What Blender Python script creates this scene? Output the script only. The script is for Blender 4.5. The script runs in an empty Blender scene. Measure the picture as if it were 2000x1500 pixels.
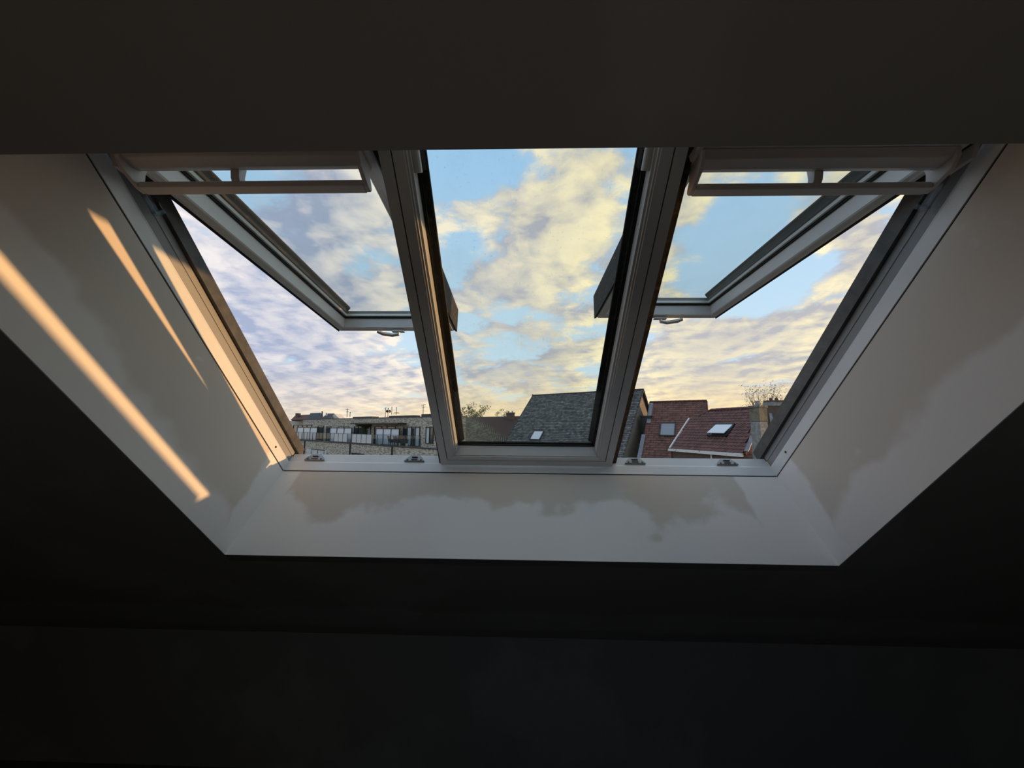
import bpy, math, random
from mathutils import Vector, Matrix
random.seed(7)
R = math.radians
SC = bpy.context.scene
COL = SC.collection

# ------------------------------------------------------------------ camera
CAM = Vector((-0.0242, -1.5127, 1.7800))            # eye height above the attic floor
YAW, PIT, ROL, FPX = 0.02582, 0.12163, -0.008695, 712.0
MR = Matrix.Rotation(YAW, 3, 'Z') @ Matrix.Rotation(PIT, 3, 'X') @ Matrix.Rotation(ROL, 3, 'Y')
cam_d = bpy.data.cameras.new('camera'); cam_o = bpy.data.objects.new('camera', cam_d); COL.objects.link(cam_o)
rt, fw, up = MR.col[0], MR.col[1], MR.col[2]
cam_o.matrix_world = Matrix(((rt.x, up.x, -fw.x, CAM.x), (rt.y, up.y, -fw.y, CAM.y), (rt.z, up.z, -fw.z, CAM.z), (0, 0, 0, 1)))
cam_d.sensor_width = 36; cam_d.sensor_fit = 'HORIZONTAL'; cam_d.lens = FPX/2000*36
cam_d.clip_start = 0.02; cam_d.clip_end = 3000
SC.camera = cam_o
SC.view_settings.view_transform = 'Standard'; SC.view_settings.look = 'None'
SC.view_settings.exposure = 0.0; SC.view_settings.gamma = 1.0
SC.view_settings.use_curve_mapping = False
SC.cycles.max_bounces = 10; SC.cycles.diffuse_bounces = 5; SC.cycles.transparent_max_bounces = 24

def ray(px, py):
    return (MR @ Vector(((px-1000)/FPX, 1.0, -(py-750)/FPX))).normalized()

# ------------------------------------------------------------------ node helpers
class NT:
    def __init__(s, tree): s.t = tree; s.n = tree.nodes; s.l = tree.links
    def put(s, sock, v):
        if v is None: return
        if isinstance(v, bpy.types.NodeSocket): s.l.new(v, sock)
        else:
            try: sock.default_value = v
            except Exception: sock.default_value = (*v, 1.0)
    def node(s, typ, props=None, **ins):
        nd = s.n.new(typ)
        for k, v in (props or {}).items(): setattr(nd, k, v)
        for k, v in ins.items():
            key = int(k[1:]) if k[0] == 'i' and k[1:].isdigit() else k
            s.put(nd.inputs[key], v)
        return nd
    def math(s, op, a, b=None, c=None, clamp=False):
        nd = s.node('ShaderNodeMath', {'operation': op, 'use_clamp': clamp}, i0=a, i1=b, i2=c); return nd.outputs[0]
    def vmath(s, op, a, b=None, out=0):
        nd = s.node('ShaderNodeVectorMath', {'operation': op}, i0=a, i1=b); return nd.outputs[out]
    def step(s, x, a, b, lo=0.0, hi=1.0):
        nd = s.node('ShaderNodeMapRange', {'interpolation_type': 'SMOOTHSTEP'}, i0=x, i1=a, i2=b, i3=lo, i4=hi); return nd.outputs[0]
    def mix(s, f, a, b):
        nd = s.n.new('ShaderNodeMix'); nd.data_type = 'RGBA'; nd.clamp_factor = True
        s.put(nd.inputs[0], f); s.put(nd.inputs[6], a if isinstance(a, bpy.types.NodeSocket) else (*a[:3], 1)); s.put(nd.inputs[7], b if isinstance(b, bpy.types.NodeSocket) else (*b[:3], 1))
        return nd.outputs[2]
    def noise(s, vec, scale, detail=4, rough=.55, dist=0.0, out=0, lac=2.0):
        nd = s.node('ShaderNodeTexNoise', None, Vector=vec, Scale=scale, Detail=detail, Roughness=rough, Lacunarity=lac, Distortion=dist); return nd.outputs[out]
    def sep(s, v):
        nd = s.node('ShaderNodeSeparateXYZ', None, i0=v); return nd.outputs[0], nd.outputs[1], nd.outputs[2]
    def comb(s, x, y, z):
        nd = s.node('ShaderNodeCombineXYZ', None, i0=x, i1=y, i2=z); return nd.outputs[0]

def srgb(r, g, b):
    f = lambda c: (c/12.92 if c <= .04045 else ((c+.055)/1.055)**2.4)
    return (f(r/255), f(g/255), f(b/255))

# ------------------------------------------------------------------ world: evening sky with broken cloud
SUN_AZ, SUN_EL = R(75.7), R(3.35)
sun_dir = Vector((math.sin(SUN_AZ)*math.cos(SUN_EL), math.cos(SUN_AZ)*math.cos(SUN_EL), math.sin(SUN_EL)))
w = bpy.data.worlds.new('World'); SC.world = w; w.use_nodes = True
nt = NT(w.node_tree); nt.n.clear()
geo = nt.node('ShaderNodeTexCoord').outputs['Generated']
d = nt.vmath('NORMALIZE', geo)
dx, dy, dz = nt.sep(d)
zc = nt.math('MAXIMUM', dz, 0.0)
inv = nt.math('DIVIDE', 1.0, nt.math('ADD', zc, 0.16))
pv = nt.comb(nt.math('MULTIPLY', dx, inv), nt.math('MULTIPLY', dy, inv), 0.0)
# big cloud banks (+) and clear gaps (-) of this evening: direction, reach, amount
LOBES = [(1080, 480, .24, .16), (640, 420, .13, .10), (720, 570, .10, .09), (935, 315, .10, -.12), (1150, 335, .10, .07), (915, 470, .05, -.08), (930, 410, .06, .06),
         (1440, 500, .14, -.26), (1640, 400, .10, .14), (1580, 560, .12, .10), (1010, 620, .08, -.04), (700, 520, .07, -.15), (560, 640, .25, .12), (1350, 410, .05, .13),
         (1640, 480, .10, .10), (1400, 660, .16, .12), (500, 400, .10, -.02), (1590, 520, .07, -.10), (480, 540, .16, .10)]
lob = None
for px, py, reach, amt in LOBES:
    r_ = ray(px, py)
    dist = nt.vmath('DISTANCE', d, (r_.x, r_.y, r_.z), out='Value')
    g = nt.step(dist, 0.0, reach*1.5, amt, 0.0)
    lob = g if lob is None else nt.math('ADD', lob, g)
warp = nt.noise(pv, 2.2, 3, .5, out=1)
pw = nt.vmath('ADD', pv, nt.vmath('SCALE', nt.vmath('SUBTRACT', warp, (.5, .5, .5)), None))
pw.node.inputs[1].links[0].from_node.inputs['Scale'].default_value = .22
n1 = nt.noise(pw, 2.1, 10, .63)
shift = nt.vmath('ADD', pw, (sun_dir.x*.065, sun_dir.y*.065+.02, 0))
n2 = nt.noise(shift, 2.1, 7, .52); n3 = nt.noise(pw, 2.1, 7, .52); nlow = nt.noise(pv, 1.15, 2, .5)
cov = nt.math('ADD', n1, lob)
low = nt.step(dz, .03, .30, .12, 0.0)                 # cloud closes up towards the horizon
cov = nt.math('ADD', cov, low)
dens = nt.step(cov, .455, .585)
thick = nt.step(cov, .54, .80)
lit = nt.math('MULTIPLY_ADD', nt.math('SUBTRACT', n3, n2), 7.0, .50)
lit = nt.math('ADD', lit, nt.math('MULTIPLY', nt.math('SUBTRACT', n1, n3), 2.2))
lit = nt.math('ADD', lit, nt.math('MULTIPLY', nt.math('SUBTRACT', nlow, .5), 1.3), clamp=True)
warmth = nt.step(nt.vmath('DOT_PRODUCT', d, tuple(sun_dir), out='Value'), -.45, .55)
hi = nt.mix(warmth, srgb(244, 234, 228), srgb(255, 239, 190))
sh = nt.mix(warmth, srgb(156, 166, 194), srgb(176, 174, 178))
core = None                                             # heavier grey undersides of the banks
for px, py, reach, amt in [(1010, 690, .17, .6), (1400, 700, .12, .45), (600, 690, .16, .35), (960, 560, .08, .3)]:
    r_ = ray(px, py)
    g = nt.step(nt.vmath('DISTANCE', d, (r_.x, r_.y, r_.z), out='Value'), 0.0, reach*1.6, amt, 0.0)
    core = g if core is None else nt.math('ADD', core, g)
litf = nt.math('MULTIPLY', lit, nt.math('SUBTRACT', nt.math('MULTIPLY_ADD', thick, -.30, 1.0), core), clamp=True)
cl = nt.mix(litf, sh, hi)
blue = nt.mix(nt.step(dz, .05, .75), srgb(192, 215, 228), srgb(152, 194, 232))
skyc = nt.mix(nt.math('MULTIPLY', dens, .93), blue, cl)
glow = nt.math('MULTIPLY', nt.step(dz, -.02, .17, 1.0, 0.0), nt.step(warmth, 0.0, .7, .45, .8))
skyc = nt.mix(glow, skyc, srgb(250, 218, 152))
skyc = nt.mix(nt.step(dz, -.10, -.01, 1.0, 0.0), skyc, srgb(92, 88, 84))
bg = nt.node('ShaderNodeBackground', None, Color=skyc, Strength=1.18)
nt.l.new(bg.outputs[0], nt.node('ShaderNodeOutputWorld').inputs[0])

sl = bpy.data.lights.new('sun', 'SUN'); sl.energy = 3.6; sl.color = (1.0, .56, .215); sl.angle = R(.6)
so = bpy.data.objects.new('sun', sl); COL.objects.link(so); so.location = (30, 8, 30)
so.rotation_euler = (-sun_dir).to_track_quat('-Z', 'Y').to_euler()

# ------------------------------------------------------------------ mesh helpers
class MB:
    def __init__(s): s.v = []; s.f = []; s.c = []
    def add(s, vs, fs, tint=.5):
        o = len(s.v); s.v += [tuple(v) for v in vs]; s.f += [tuple(i+o for i in f) for f in fs]; s.c += [tint]*len(fs); return s
    def box(s, x0, x1, y0, y1, z0, z1, M=None, tint=.5):
        vs = [Vector((x, y, z)) for x in (x0, x1) for y in (y0, y1) for z in (z0, z1)]
        if M is not None: vs = [M @ v for v in vs]
        return s.add(vs, [(0, 1, 3, 2), (4, 6, 7, 5), (0, 4, 5, 1), (2, 3, 7, 6), (0, 2, 6, 4), (1, 5, 7, 3)], tint)
    def obox(s, c, ax, ay, az, tint=.5):               # centre and three half-axis vectors
        c, ax, ay, az = map(Vector, (c, ax, ay, az))
        vs = [c+ax*i+ay*j+az*k for i in (-1, 1) for j in (-1, 1) for k in (-1, 1)]
        return s.add(vs, [(0, 1, 3, 2), (4, 6, 7, 5), (0, 4, 5, 1), (2, 3, 7, 6), (0, 2, 6, 4), (1, 5, 7, 3)], tint)
    def prism(s, poly, off, tint=.5):                  # closed polygon (3D) extruded by vector off
        n = len(poly); off = Vector(off); a = [Vector(p) for p in poly]
        return s.add(a+[p+off for p in a], [tuple(range(n))[::-1], tuple(range(n, 2*n))]+[(i, (i+1) % n, (i+1) % n+n, i+n) for i in range(n)], tint)
    def loft(s, pa, pb):                               # two matching polygons, capped
        n = len(pa)
        return s.add(list(pa)+list(pb), [tuple(range(n)), tuple(range(n, 2*n))[::-1]]+[(i, i+n, (i+1) % n+n, (i+1) % n) for i in range(n)])
    def tube(s, pts, r, n=6, tint=.5):
        pts = [Vector(p) for p in pts]; rs = r if isinstance(r, (list, tuple)) else [r]*len(pts); vs = []; fs = []
        for i, p in enumerate(pts):
            t = (pts[min(i+1, len(pts)-1)]-pts[max(i-1, 0)]).normalized()
            a = t.orthogonal().normalized(); b = t.cross(a)
            if i:                                      # keep the frame from flipping
                a = (pa-t*pa.dot(t)).normalized(); b = t.cross(a)
            pa = a
            vs += [p+(a*math.cos(q*2*math.pi/n)+b*math.sin(q*2*math.pi/n))*rs[i] for q in range(n)]
        m = len(pts)
        for i in range(m-1):
            fs += [(i*n+q, i*n+(q+1) % n, (i+1)*n+(q+1) % n, (i+1)*n+q) for q in range(n)]
        fs += [tuple(range(n))[::-1], tuple(range((m-1)*n, m*n))]
        return s.add(vs, fs, tint)
    def build(s, name, mat, parent=None, bevel=0, smooth=False):
        me = bpy.data.meshes.new(name); me.from_pydata(s.v, [], s.f); me.validate()
        import bmesh
        b = bmesh.new(); b.from_mesh(me); bmesh.ops.recalc_face_normals(b, faces=b.faces[:]); b.to_mesh(me); b.free()
        if len(set(s.c)) > 1 and len(me.polygons) == len(s.c):
            at = me.attributes.new('tint', 'FLOAT', 'FACE'); at.data.foreach_set('value', s.c)
        me.materials.append(mat)
        if smooth: me.polygons.foreach_set('use_smooth', [True]*len(me.polygons))
        o = bpy.data.objects.new(name, me); COL.objects.link(o)
        if parent is not None: o.parent = parent
        if bevel:
            m = o.modifiers.new('bevel', 'BEVEL'); m.width = bevel; m.segments = 2; m.limit_method = 'ANGLE'
        return o
def tag(o, label=None, cat=None, group=None, kind=None):
    for k, v in (('label', label), ('category', cat), ('group', group), ('kind', kind)):
        if v: o[k] = v
    return o
def empty(name, loc=(0, 0, 0), rot=(0, 0, 0), parent=None):
    o = bpy.data.objects.new(name, None); COL.objects.link(o); o.location = loc; o.rotation_euler = rot; o.empty_display_size = .1
    if parent is not None: o.parent = parent
    return o
def copy_tree(o, parent=None):
    c = o.copy(); COL.objects.link(c); c.parent = parent
    for ch in list(o.children): copy_tree(ch, c)
    return c

# ------------------------------------------------------------------ materials
def material(name, col, rough=.6, var=None, scale=6, detail=5, bump=0, bscale=60, metal=0, spec=.5, coat=0, tint=0, lo=.35, hi=.65, stretch=None):
    m = bpy.data.materials.new(name); m.use_nodes = True; t = NT(m.node_tree); t.n.clear()
    b = t.node('ShaderNodeBsdfPrincipled'); t.l.new(b.outputs[0], t.node('ShaderNodeOutputMaterial').inputs[0])
    oc = t.node('ShaderNodeTexCoord').outputs['Object']
    if stretch: oc = t.node('ShaderNodeMapping', None, Vector=oc, Scale=stretch).outputs[0]
    c = (*col, 1)
    if var is not None: c = t.mix(t.step(t.noise(oc, scale, detail, .6), lo, hi), col, var)
    if tint:
        a = t.node('ShaderNodeAttribute', {'attribute_name': 'tint'}).outputs['Fac']
        k = t.math('MULTIPLY_ADD', a, 2*tint, 1-tint)
        base = c if isinstance(c, bpy.types.NodeSocket) else t.mix(0.0, col, col)
        c = t.vmath('MULTIPLY', base, t.comb(k, k, k))
    t.put(b.inputs['Base Color'], c)
    b.inputs['Roughness'].default_value = rough; b.inputs['Metallic'].default_value = metal; b.inputs['Specular IOR Level'].default_value = spec
    b.inputs['Coat Weight'].default_value = coat; b.inputs['Coat Roughness'].default_value = .15
    if bump:
        bn = t.node('ShaderNodeBump', None, Strength=bump, Distance=.004, Height=t.noise(oc, bscale, 4, .6)); t.l.new(bn.outputs[0], b.inputs['Normal'])
    return m

def glass_mat(name, tintc, dirt=0.0, refl=.9):
    m = bpy.data.materials.new(name); m.use_nodes = True; t = NT(m.node_tree); t.n.clear()
    fc = t.node('ShaderNodeLayerWeight', None, Blend=.5).outputs['Facing']
    fr = t.math('MULTIPLY_ADD', t.math('POWER', fc, 5.0), .6, .03)
    tr = t.node('ShaderNodeBsdfTransparent', None, Color=(*tintc, 1)).outputs[0]
    gl = t.node('ShaderNodeBsdfGlossy', None, Color=(1, 1, 1, 1), Roughness=.02).outputs[0]
    s = t.node('ShaderNodeMixShader', None, i0=t.math('MULTIPLY', fr, refl), i1=tr, i2=gl).outputs[0]
    if dirt:
        oc = t.node('ShaderNodeTexCoord').outputs['Object']
        spots = t.step(t.noise(oc, 90, 3, .7), .62, .78)
        film = t.step(t.noise(oc, 5, 6, .6), .40, .75)
        streak = t.step(t.noise(t.node('ShaderNodeMapping', None, Vector=oc, Rotation=(0, 0, .9), Scale=(1, 14, 1)).outputs[0], 7, 4, .7), .66, .74)
        f = t.math('ADD', t.math('MULTIPLY', spots, dirt*2.0), t.math('ADD', t.math('MULTIPLY', film, dirt*.55), t.math('MULTIPLY', streak, dirt*.6)), clamp=True)
        df = t.node('ShaderNodeBsdfDiffuse', None, Color=(.52, .50, .44, 1)).outputs[0]
        s = t.node('ShaderNodeMixShader', None, i0=f, i1=s, i2=df).outputs[0]
    t.l.new(s, t.node('ShaderNodeOutputMaterial').inputs[0])
    return m

M = {}
M['grey'] = material('grey_jamb_liner', (.30, .30, .305), .45, bump=.05)
M['white'] = material('white_lacquer', (.80, .795, .795), .33, var=(.75, .745, .74), scale=3, bump=.10, bscale=220, coat=.15)
M['white_plastic'] = material('white_plastic', (.70, .68, .67), .38)
M['bar'] = material('grey_white_plastic', (.62, .58, .56), .42)
M['black'] = material('black_rubber', (.006, .006, .007), .6)
M['alu'] = material('spacer_aluminium', (.90, .90, .88), .5)
M['clad'] = material('grey_cladding', (.045, .045, .05), .42, var=(.085, .08, .078), scale=16, bump=.1, metal=.0)
M['clad_rough'] = material('weathered_cladding', (.022, .019, .018), .85, var=(.085, .062, .045), scale=55, detail=8, lo=.50, hi=.70, bump=.4, bscale=160)
M['steel'] = material('zinc_steel', (.36, .36, .37), .40, metal=.6, var=(.28, .28, .29), scale=40)
M['handle'] = material('satin_metal', (.50, .47, .45), .32, metal=.8)
M['clear'] = glass_mat('clear_plastic', (.78, .78, .78), 0, 1.0)
M['glass'] = glass_mat('window_glass', (.965, .978, .972), .030)
M['glass_mid'] = glass_mat('dusty_window_glass', (.95, .965, .945), .09)
M['hole'] = material('screw_recess', (.03, .03, .03), .6)

def plaster(name, mode, board=(.71, .635, .565), fill=(.885, .838, .808)):
    """plasterboard with patches of joint filler; object x = across the roof, y = down the slope, z = out through the roof"""
    m = bpy.data.materials.new(name); m.use_nodes = True; t = NT(m.node_tree); t.n.clear()
    b = t.node('ShaderNodeBsdfPrincipled'); t.l.new(b.outputs[0], t.node('ShaderNodeOutputMaterial').inputs[0])
    oc = t.node('ShaderNodeTexCoord').outputs['Object']; x, y, z = t.sep(oc)
    nz = t.math('SUBTRACT', t.noise(oc, 3.0, 2, .5), .5); nf = t.math('SUBTRACT', t.noise(oc, 13, 3, .5), .5)
    v = t.math('MULTIPLY', y, -1.0)
    if mode == 'bottom':
        edge = t.math('ADD', z, t.math('ADD', t.math('MULTIPLY', nz, .55), t.math('MULTIPLY', nf, .12)))
        f = t.step(edge, .225, .285, 1.0, 0.0)                       # filler towards the room
        side = t.math('ADD', t.math('ABSOLUTE', t.math('ADD', x, .06)), t.math('MULTIPLY', nf, .05))
        f = t.math('MAXIMUM', f, t.step(side, 1.045, 1.065))        # filler down both corners
    elif mode == 'side':
        e1 = t.math('ADD', v, t.math('ADD', t.math('MULTIPLY', nf, .08), t.math('MULTIPLY', nz, .10)))
        f = t.step(e1, .105, .14, 1.0, 0.0)
        e2 = t.math('ADD', z, t.math('ADD', t.math('MULTIPLY', nz, .30), t.math('MULTIPLY', nf, .06)))
        f = t.math('MAXIMUM', f, t.math('MULTIPLY', t.step(e2, .12, .17, 1.0, 0.0), .85))
        f = t.math('MAXIMUM', f, t.math('MULTIPLY', t.step(t.noise(oc, 4.1, 4, .6), .66, .74), .45))
    else:
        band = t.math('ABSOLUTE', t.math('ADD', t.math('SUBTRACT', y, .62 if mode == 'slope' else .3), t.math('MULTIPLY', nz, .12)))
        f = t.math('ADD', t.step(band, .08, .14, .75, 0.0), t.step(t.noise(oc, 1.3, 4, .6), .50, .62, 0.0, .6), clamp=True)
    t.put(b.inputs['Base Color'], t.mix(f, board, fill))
    b.inputs['Roughness'].default_value = .85; b.inputs['Specular IOR Level'].default_value = .25
    h = t.math('ADD', t.math('MULTIPLY', f, .6), t.math('MULTIPLY', t.noise(oc, 70, 4, .6), .35))
    bn = t.node('ShaderNodeBump', None, Strength=.12, Distance=.003, Height=h); t.l.new(bn.outputs[0], b.inputs['Normal'])
    return m
M['rev_bottom'] = plaster('plaster_sill', 'bottom'); M['rev_side'] = plaster('plaster_cheek', 'side')
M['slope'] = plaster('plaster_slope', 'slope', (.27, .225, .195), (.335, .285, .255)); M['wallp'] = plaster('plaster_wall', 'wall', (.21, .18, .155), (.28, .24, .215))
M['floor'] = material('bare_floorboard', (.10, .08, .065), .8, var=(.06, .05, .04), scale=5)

# ------------------------------------------------------------------ roof frame: local x across, y down the slope, z out of the roof
HC = 1.2617; DEP = 0.4306; P45 = R(45)
ROOF = Matrix.Translation((0, 0, HC)) @ Matrix.Rotation(-P45, 4, 'X')
def roof_empty(name, parent=None):
    o = empty(name, (0, 0, HC), (-P45, 0, 0)); return o
def struct(o, label, cat):
    return tag(o, label, cat, kind='structure')

VT, VB, VR = 1.372, -0.842, 2.75       # top of the opening, knee wall, ridge (all up the slope)
XL, XR, YB = -3.3, 3.05, -4.5
# sloping ceiling with the opening left free (four boards in one shell)
mb = MB(); th = .05
uL, uR, v0 = -1.2096, 1.2006, .0084
for (a, b_, c, d_) in ((XL, uL-.004, VB, VR), (uR+.004, XR, VB, VR), (uL-.004, uR+.004, VB, v0-.004), (uL-.004, uR+.004, VT, VR)):
    mb.box(a, b_, -d_, -c, 0, th)
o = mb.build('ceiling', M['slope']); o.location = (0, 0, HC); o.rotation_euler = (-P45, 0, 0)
struct(o, 'dark plasterboard slope of the attic around the roof windows', 'ceiling')
yk = -VB*math.cos(P45); zk = HC+VB*math.sin(P45); yr = -VR*math.cos(P45); zr = HC+VR*math.sin(P45)
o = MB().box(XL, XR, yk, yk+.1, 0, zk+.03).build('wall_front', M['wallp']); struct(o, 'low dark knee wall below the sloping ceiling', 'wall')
RB = Matrix.Translation((0, yr, zr)) @ Matrix.Rotation(P45, 4, 'X')            # rear slope: local -y runs down, z out
qe = (yr-YB)*math.sqrt(2)+.1
mb = MB()
for (a, b_, c, d_) in ((XL, -1.2, 0, qe), (1.2, XR, 0, qe), (-1.2, 1.2, 0, .45), (-1.2, 1.2, 1.75, qe)): mb.box(a, b_, -d_, -c, 0, .16)
o = mb.build('ceiling.001', M['slope']); o.matrix_world = RB; struct(o, 'rear slope of the attic ceiling behind the viewer', 'ceiling')
w4 = empty('added_window'); w4.matrix_world = RB; struct(w4, 'added row of three closed roof panes in the unseen rear slope, letting in daylight', 'window')  # unseen window, added so that more daylight brightens the room
m4 = MB()
for (a, b_, c, d_) in ((-1.2, -1.12, .45, 1.75), (1.12, 1.2, .45, 1.75), (-.44, -.36, .45, 1.75), (.36, .44, .45, 1.75), (-1.12, 1.12, .45, .53), (-1.12, 1.12, 1.67, 1.75)): m4.box(a, b_, -d_, -c, .06, .15)
m4.build('frame', M['white'], w4)
for a, b_ in ((-1.12, -.44), (-.36, .36), (.44, 1.12)): MB().box(a, b_, -1.67, -.53, .10, .106).build('glass_pane', M['glass'], w4)
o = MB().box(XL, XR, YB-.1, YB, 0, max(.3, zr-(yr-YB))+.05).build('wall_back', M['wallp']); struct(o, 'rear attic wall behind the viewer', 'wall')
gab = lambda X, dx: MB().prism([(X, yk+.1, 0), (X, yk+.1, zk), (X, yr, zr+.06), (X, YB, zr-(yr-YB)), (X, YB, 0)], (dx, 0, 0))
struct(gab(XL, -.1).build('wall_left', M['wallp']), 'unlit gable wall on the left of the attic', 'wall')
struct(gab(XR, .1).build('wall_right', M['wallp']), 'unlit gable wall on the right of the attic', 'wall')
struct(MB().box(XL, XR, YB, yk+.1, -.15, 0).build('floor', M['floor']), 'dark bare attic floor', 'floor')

# plastered cheeks of the opening
def reveal(name, mbx, mat, label):
    o = mbx.build(name, mat); o.location = (0, 0, HC); o.rotation_euler = (-P45, 0, 0); return struct(o, label, 'trim')
g = DEP-.007
def cheek(s, u0):
    a = [(u0, -v0, 0), (s*1.2, 0, g), (s*1.2, -VT-.01, g), (u0, -VT, 0)]
    return MB().loft([Vector(p) for p in a], [Vector(p)+Vector((s*.05, 0, 0)) for p in a])
reveal('trim_1', cheek(-1, uL), M['rev_side'], 'plastered left cheek of the window opening, crossed by orange sunlight')
reveal('trim_2', cheek(1, uR), M['rev_side'], 'plastered right cheek of the window opening, in shade')
a = [(uL-.04, -v0, 0), (-1.24, 0, g), (1.24, 0, g), (uR+.04, -v0, 0)]
reveal('trim_3', MB().loft([Vector(p) for p in a], [Vector(p)+Vector((0, .05, 0)) for p in a]), M['rev_bottom'], 'patchy plastered sill slope below the row of windows')
reveal('trim_4', MB().box(-1.26, 1.26, -VT-.04, -VT-.002, .052, g), M['rev_side'], 'plastered head above the row of windows, hidden in shadow')
# weathered roof build-up outside, around the opening
mb = MB()
for (a, b_, c, d_) in ((XL-.6, -1.25, -2.2, VR), (1.25, XR+.6, -2.2, VR), (-1.25, 1.25, -2.2, -.05), (-1.25, 1.25, 1.47, VR)):
    mb.box(a, b_, -d_, -c, DEP-.10, DEP-.02)
M['own_roof'] = material('own_roof_slates', (.05, .05, .055), .8, var=(.09, .08, .08), scale=20)
o = mb.build('roof', M['own_roof']); o.location = (0, 0, HC); o.rotation_euler = (-P45, 0, 0); struct(o, 'outer roof covering around the roof windows', 'roof')

# ------------------------------------------------------------------ window building
def member(rect, side, prof):
    """mitred frame member: rect=(u0,u1,y0,y1), prof=list of (inset, z)"""
    u0, u1, y0, y1 = rect
    def corner(ix, iy, ins, z):
        return Vector((u0+ins if ix == 0 else u1-ins, y0+ins if iy == 0 else y1-ins, z))
    ends = {'left': ((0, 0), (0, 1)), 'right': ((1, 1), (1, 0)), 'top': ((1, 0), (0, 0)), 'bottom': ((0, 1), (1, 1))}[side]
    return MB().loft([corner(*ends[0], i, z) for i, z in prof], [corner(*ends[1], i, z) for i, z in prof])
def butt(u0, u1, y_edge, prof):                        # straight bottom member, not mitred; y_edge is its outer (downhill) line
    return MB().loft([Vector((u0, y_edge-i, z)) for i, z in prof], [Vector((u1, y_edge-i, z)) for i, z in prof])

D = DEP
PF = [(-.05, D), (0, D), (0, D+.047), (-.006, D+.060), (-.05, D+.060)]
PL = [(-.05, D+.0603), (-.0055, D+.0603), (-.004, D+.090), (-.0015, D+.091), (-.0015, D+.118), (-.05, D+.118)]
PB = [(-.05, D), (0, D), (0, D+.049), (-.002, D+.056), (-.006, D+.060), (-.006, D+.108), (-.05, D+.108)]
PC = [(-.05, D+.1185), (.012, D+.1185), (.014, D+.168), (-.05, D+.168)]
PG = [(-.05, D-.007), (-.004, D-.007), (-.004, D), (-.05, D)]
TOPY = -1.48

def disc(mb, c, n, r, h=.002, seg=12):
    c = Vector(c); n = Vector(n).normalized(); mb.tube([c, c+n*h], r, seg); return mb

def make_sash(win, u0, u1, theta, bar_side, bar_shift, handle_flip):
    """sash Empty at its top hinge; local y runs down the sash, z outwards"""
    sh = empty('sash', (0, -1.32, D+.04), (theta, 0, 0), win)
    rect = (u0, u1, -.03, 1.28)
    pw = [(0, .012), (.010, 0), (.024, 0), (.027, .004), (.043, .004), (.047, .009), (.047, .066), (0, .066)]
    for side, nm in (('left', 'stile'), ('right', 'stile'), ('bottom', 'bottom_rail'), ('top', 'top_rail')):
        member(rect, side, pw).build(nm, M['white'], sh)
    gk = MB()
    for side in ('left', 'right', 'bottom', 'top'):
        m_ = member(rect, side, [(.040, .0665), (.054, .0665), (.054, .0725), (.040, .0725)]); gk.add(m_.v, m_.f)
    gk.build('gasket', M['black'], sh)
    sp = MB()
    for side in ('left', 'right', 'bottom', 'top'):
        m_ = member(rect, side, [(.052, .0765), (.064, .0765), (.064, .0895), (.052, .0895)]); sp.add(m_.v, m_.f)
    sp.build('spacer', M['alu'], sh)
    MB().box(u0+.044, u1-.044, -.03+.044, 1.28-.044, .073, .0762).build('glass_pane', M['glass'], sh)
    MB().box(u0+.044, u1-.044, -.03+.044, 1.28-.044, .0898, .093).build('glass_pane', M['glass'], sh)
    for side in ('left', 'right', 'bottom', 'top'):
        member(rect, side, [(-.012, .004), (-.001, .004), (-.001, .0935), (.070, .0935), (.074, .102), (.092, .104), (.100, .108), (.100, .114), (.070, .126), (.03, .126), (.0, .152), (-.012, .152)] if side in ('left', 'right') else
               [(-.010, .014), (-.001, .014), (-.001, .0935), (.055, .0935), (.055, .112), (-.010, .112)]).build('outer_cover', M['clad_rough'] if side in ('left', 'right') else M['clad'], sh)
    # control bar under the top rail: ventilation flap, rod, end plates and middle bracket
    q = bar_shift
    b0, b1 = (u0+.025, u1-.030)
    fl = MB().loft([Vector((b0, y, z)) for y, z in ((-.035+q, -.002), (-.02+q, -.020), (.012+q, -.026), (.032+q, -.018), (.036+q, .004))],
                   [Vector((b1, y, z)) for y, z in ((-.035+q, -.002), (-.02+q, -.020), (.012+q, -.026), (.032+q, -.018), (.036+q, .004))])
    fl.build('vent_flap', M['bar'], sh, bevel=.002)
    MB().box(b0+.006, b1-.006, .034+q, .066+q, -.069, -.050).build('control_rod', M['bar'], sh, bevel=.003)
    prof = [(-.034, -.002), (-.030, -.022), (-.012, -.046), (.020, -.060), (.042, -.068), (.062, -.069), (.067, -.058), (.060, -.046), (.050, -.036), (.047, -.018), (.050, .004)]
    for ua in (b0-.006, b1-.006):
        MB().loft([Vector((ua, y+q, z)) for y, z in prof], [Vector((ua+.012, y+q, z)) for y, z in prof]).build('end_plate', M['bar'], sh, bevel=.002)
    um = b0+(b1-b0)*(.44 if bar_side < 0 else .52)
    pm = [(.020, -.018), (.028, -.046), (.044, -.064), (.060, -.064), (.056, -.046), (.050, -.030), (.050, .0)]
    MB().loft([Vector((um-.014, y+q, z)) for y, z in pm], [Vector((um+.010, y+q, z)) for y, z in pm]).build('bracket', M['bar'], sh, bevel=.002)
    # handle on the bottom rail
    uc = (u0+u1)/2; hd = MB()
    hd.box(uc-.020, uc+.055, 1.245, 1.268, -.014, .001)
    k = -1 if handle_flip else 1
    hd.tube([(uc+.02, 1.256, -.014), (uc+.02, 1.256, -.028), (uc+.035*k+.02, 1.250, -.036), (uc+.085*k+.02, 1.225, -.036), (uc+.112*k+.02, 1.205, -.030)], [.010, .010, .011, .012, .009], 8)
    hd.build('handle', M['handle'], sh, bevel=.0015)
    return sh

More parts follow.
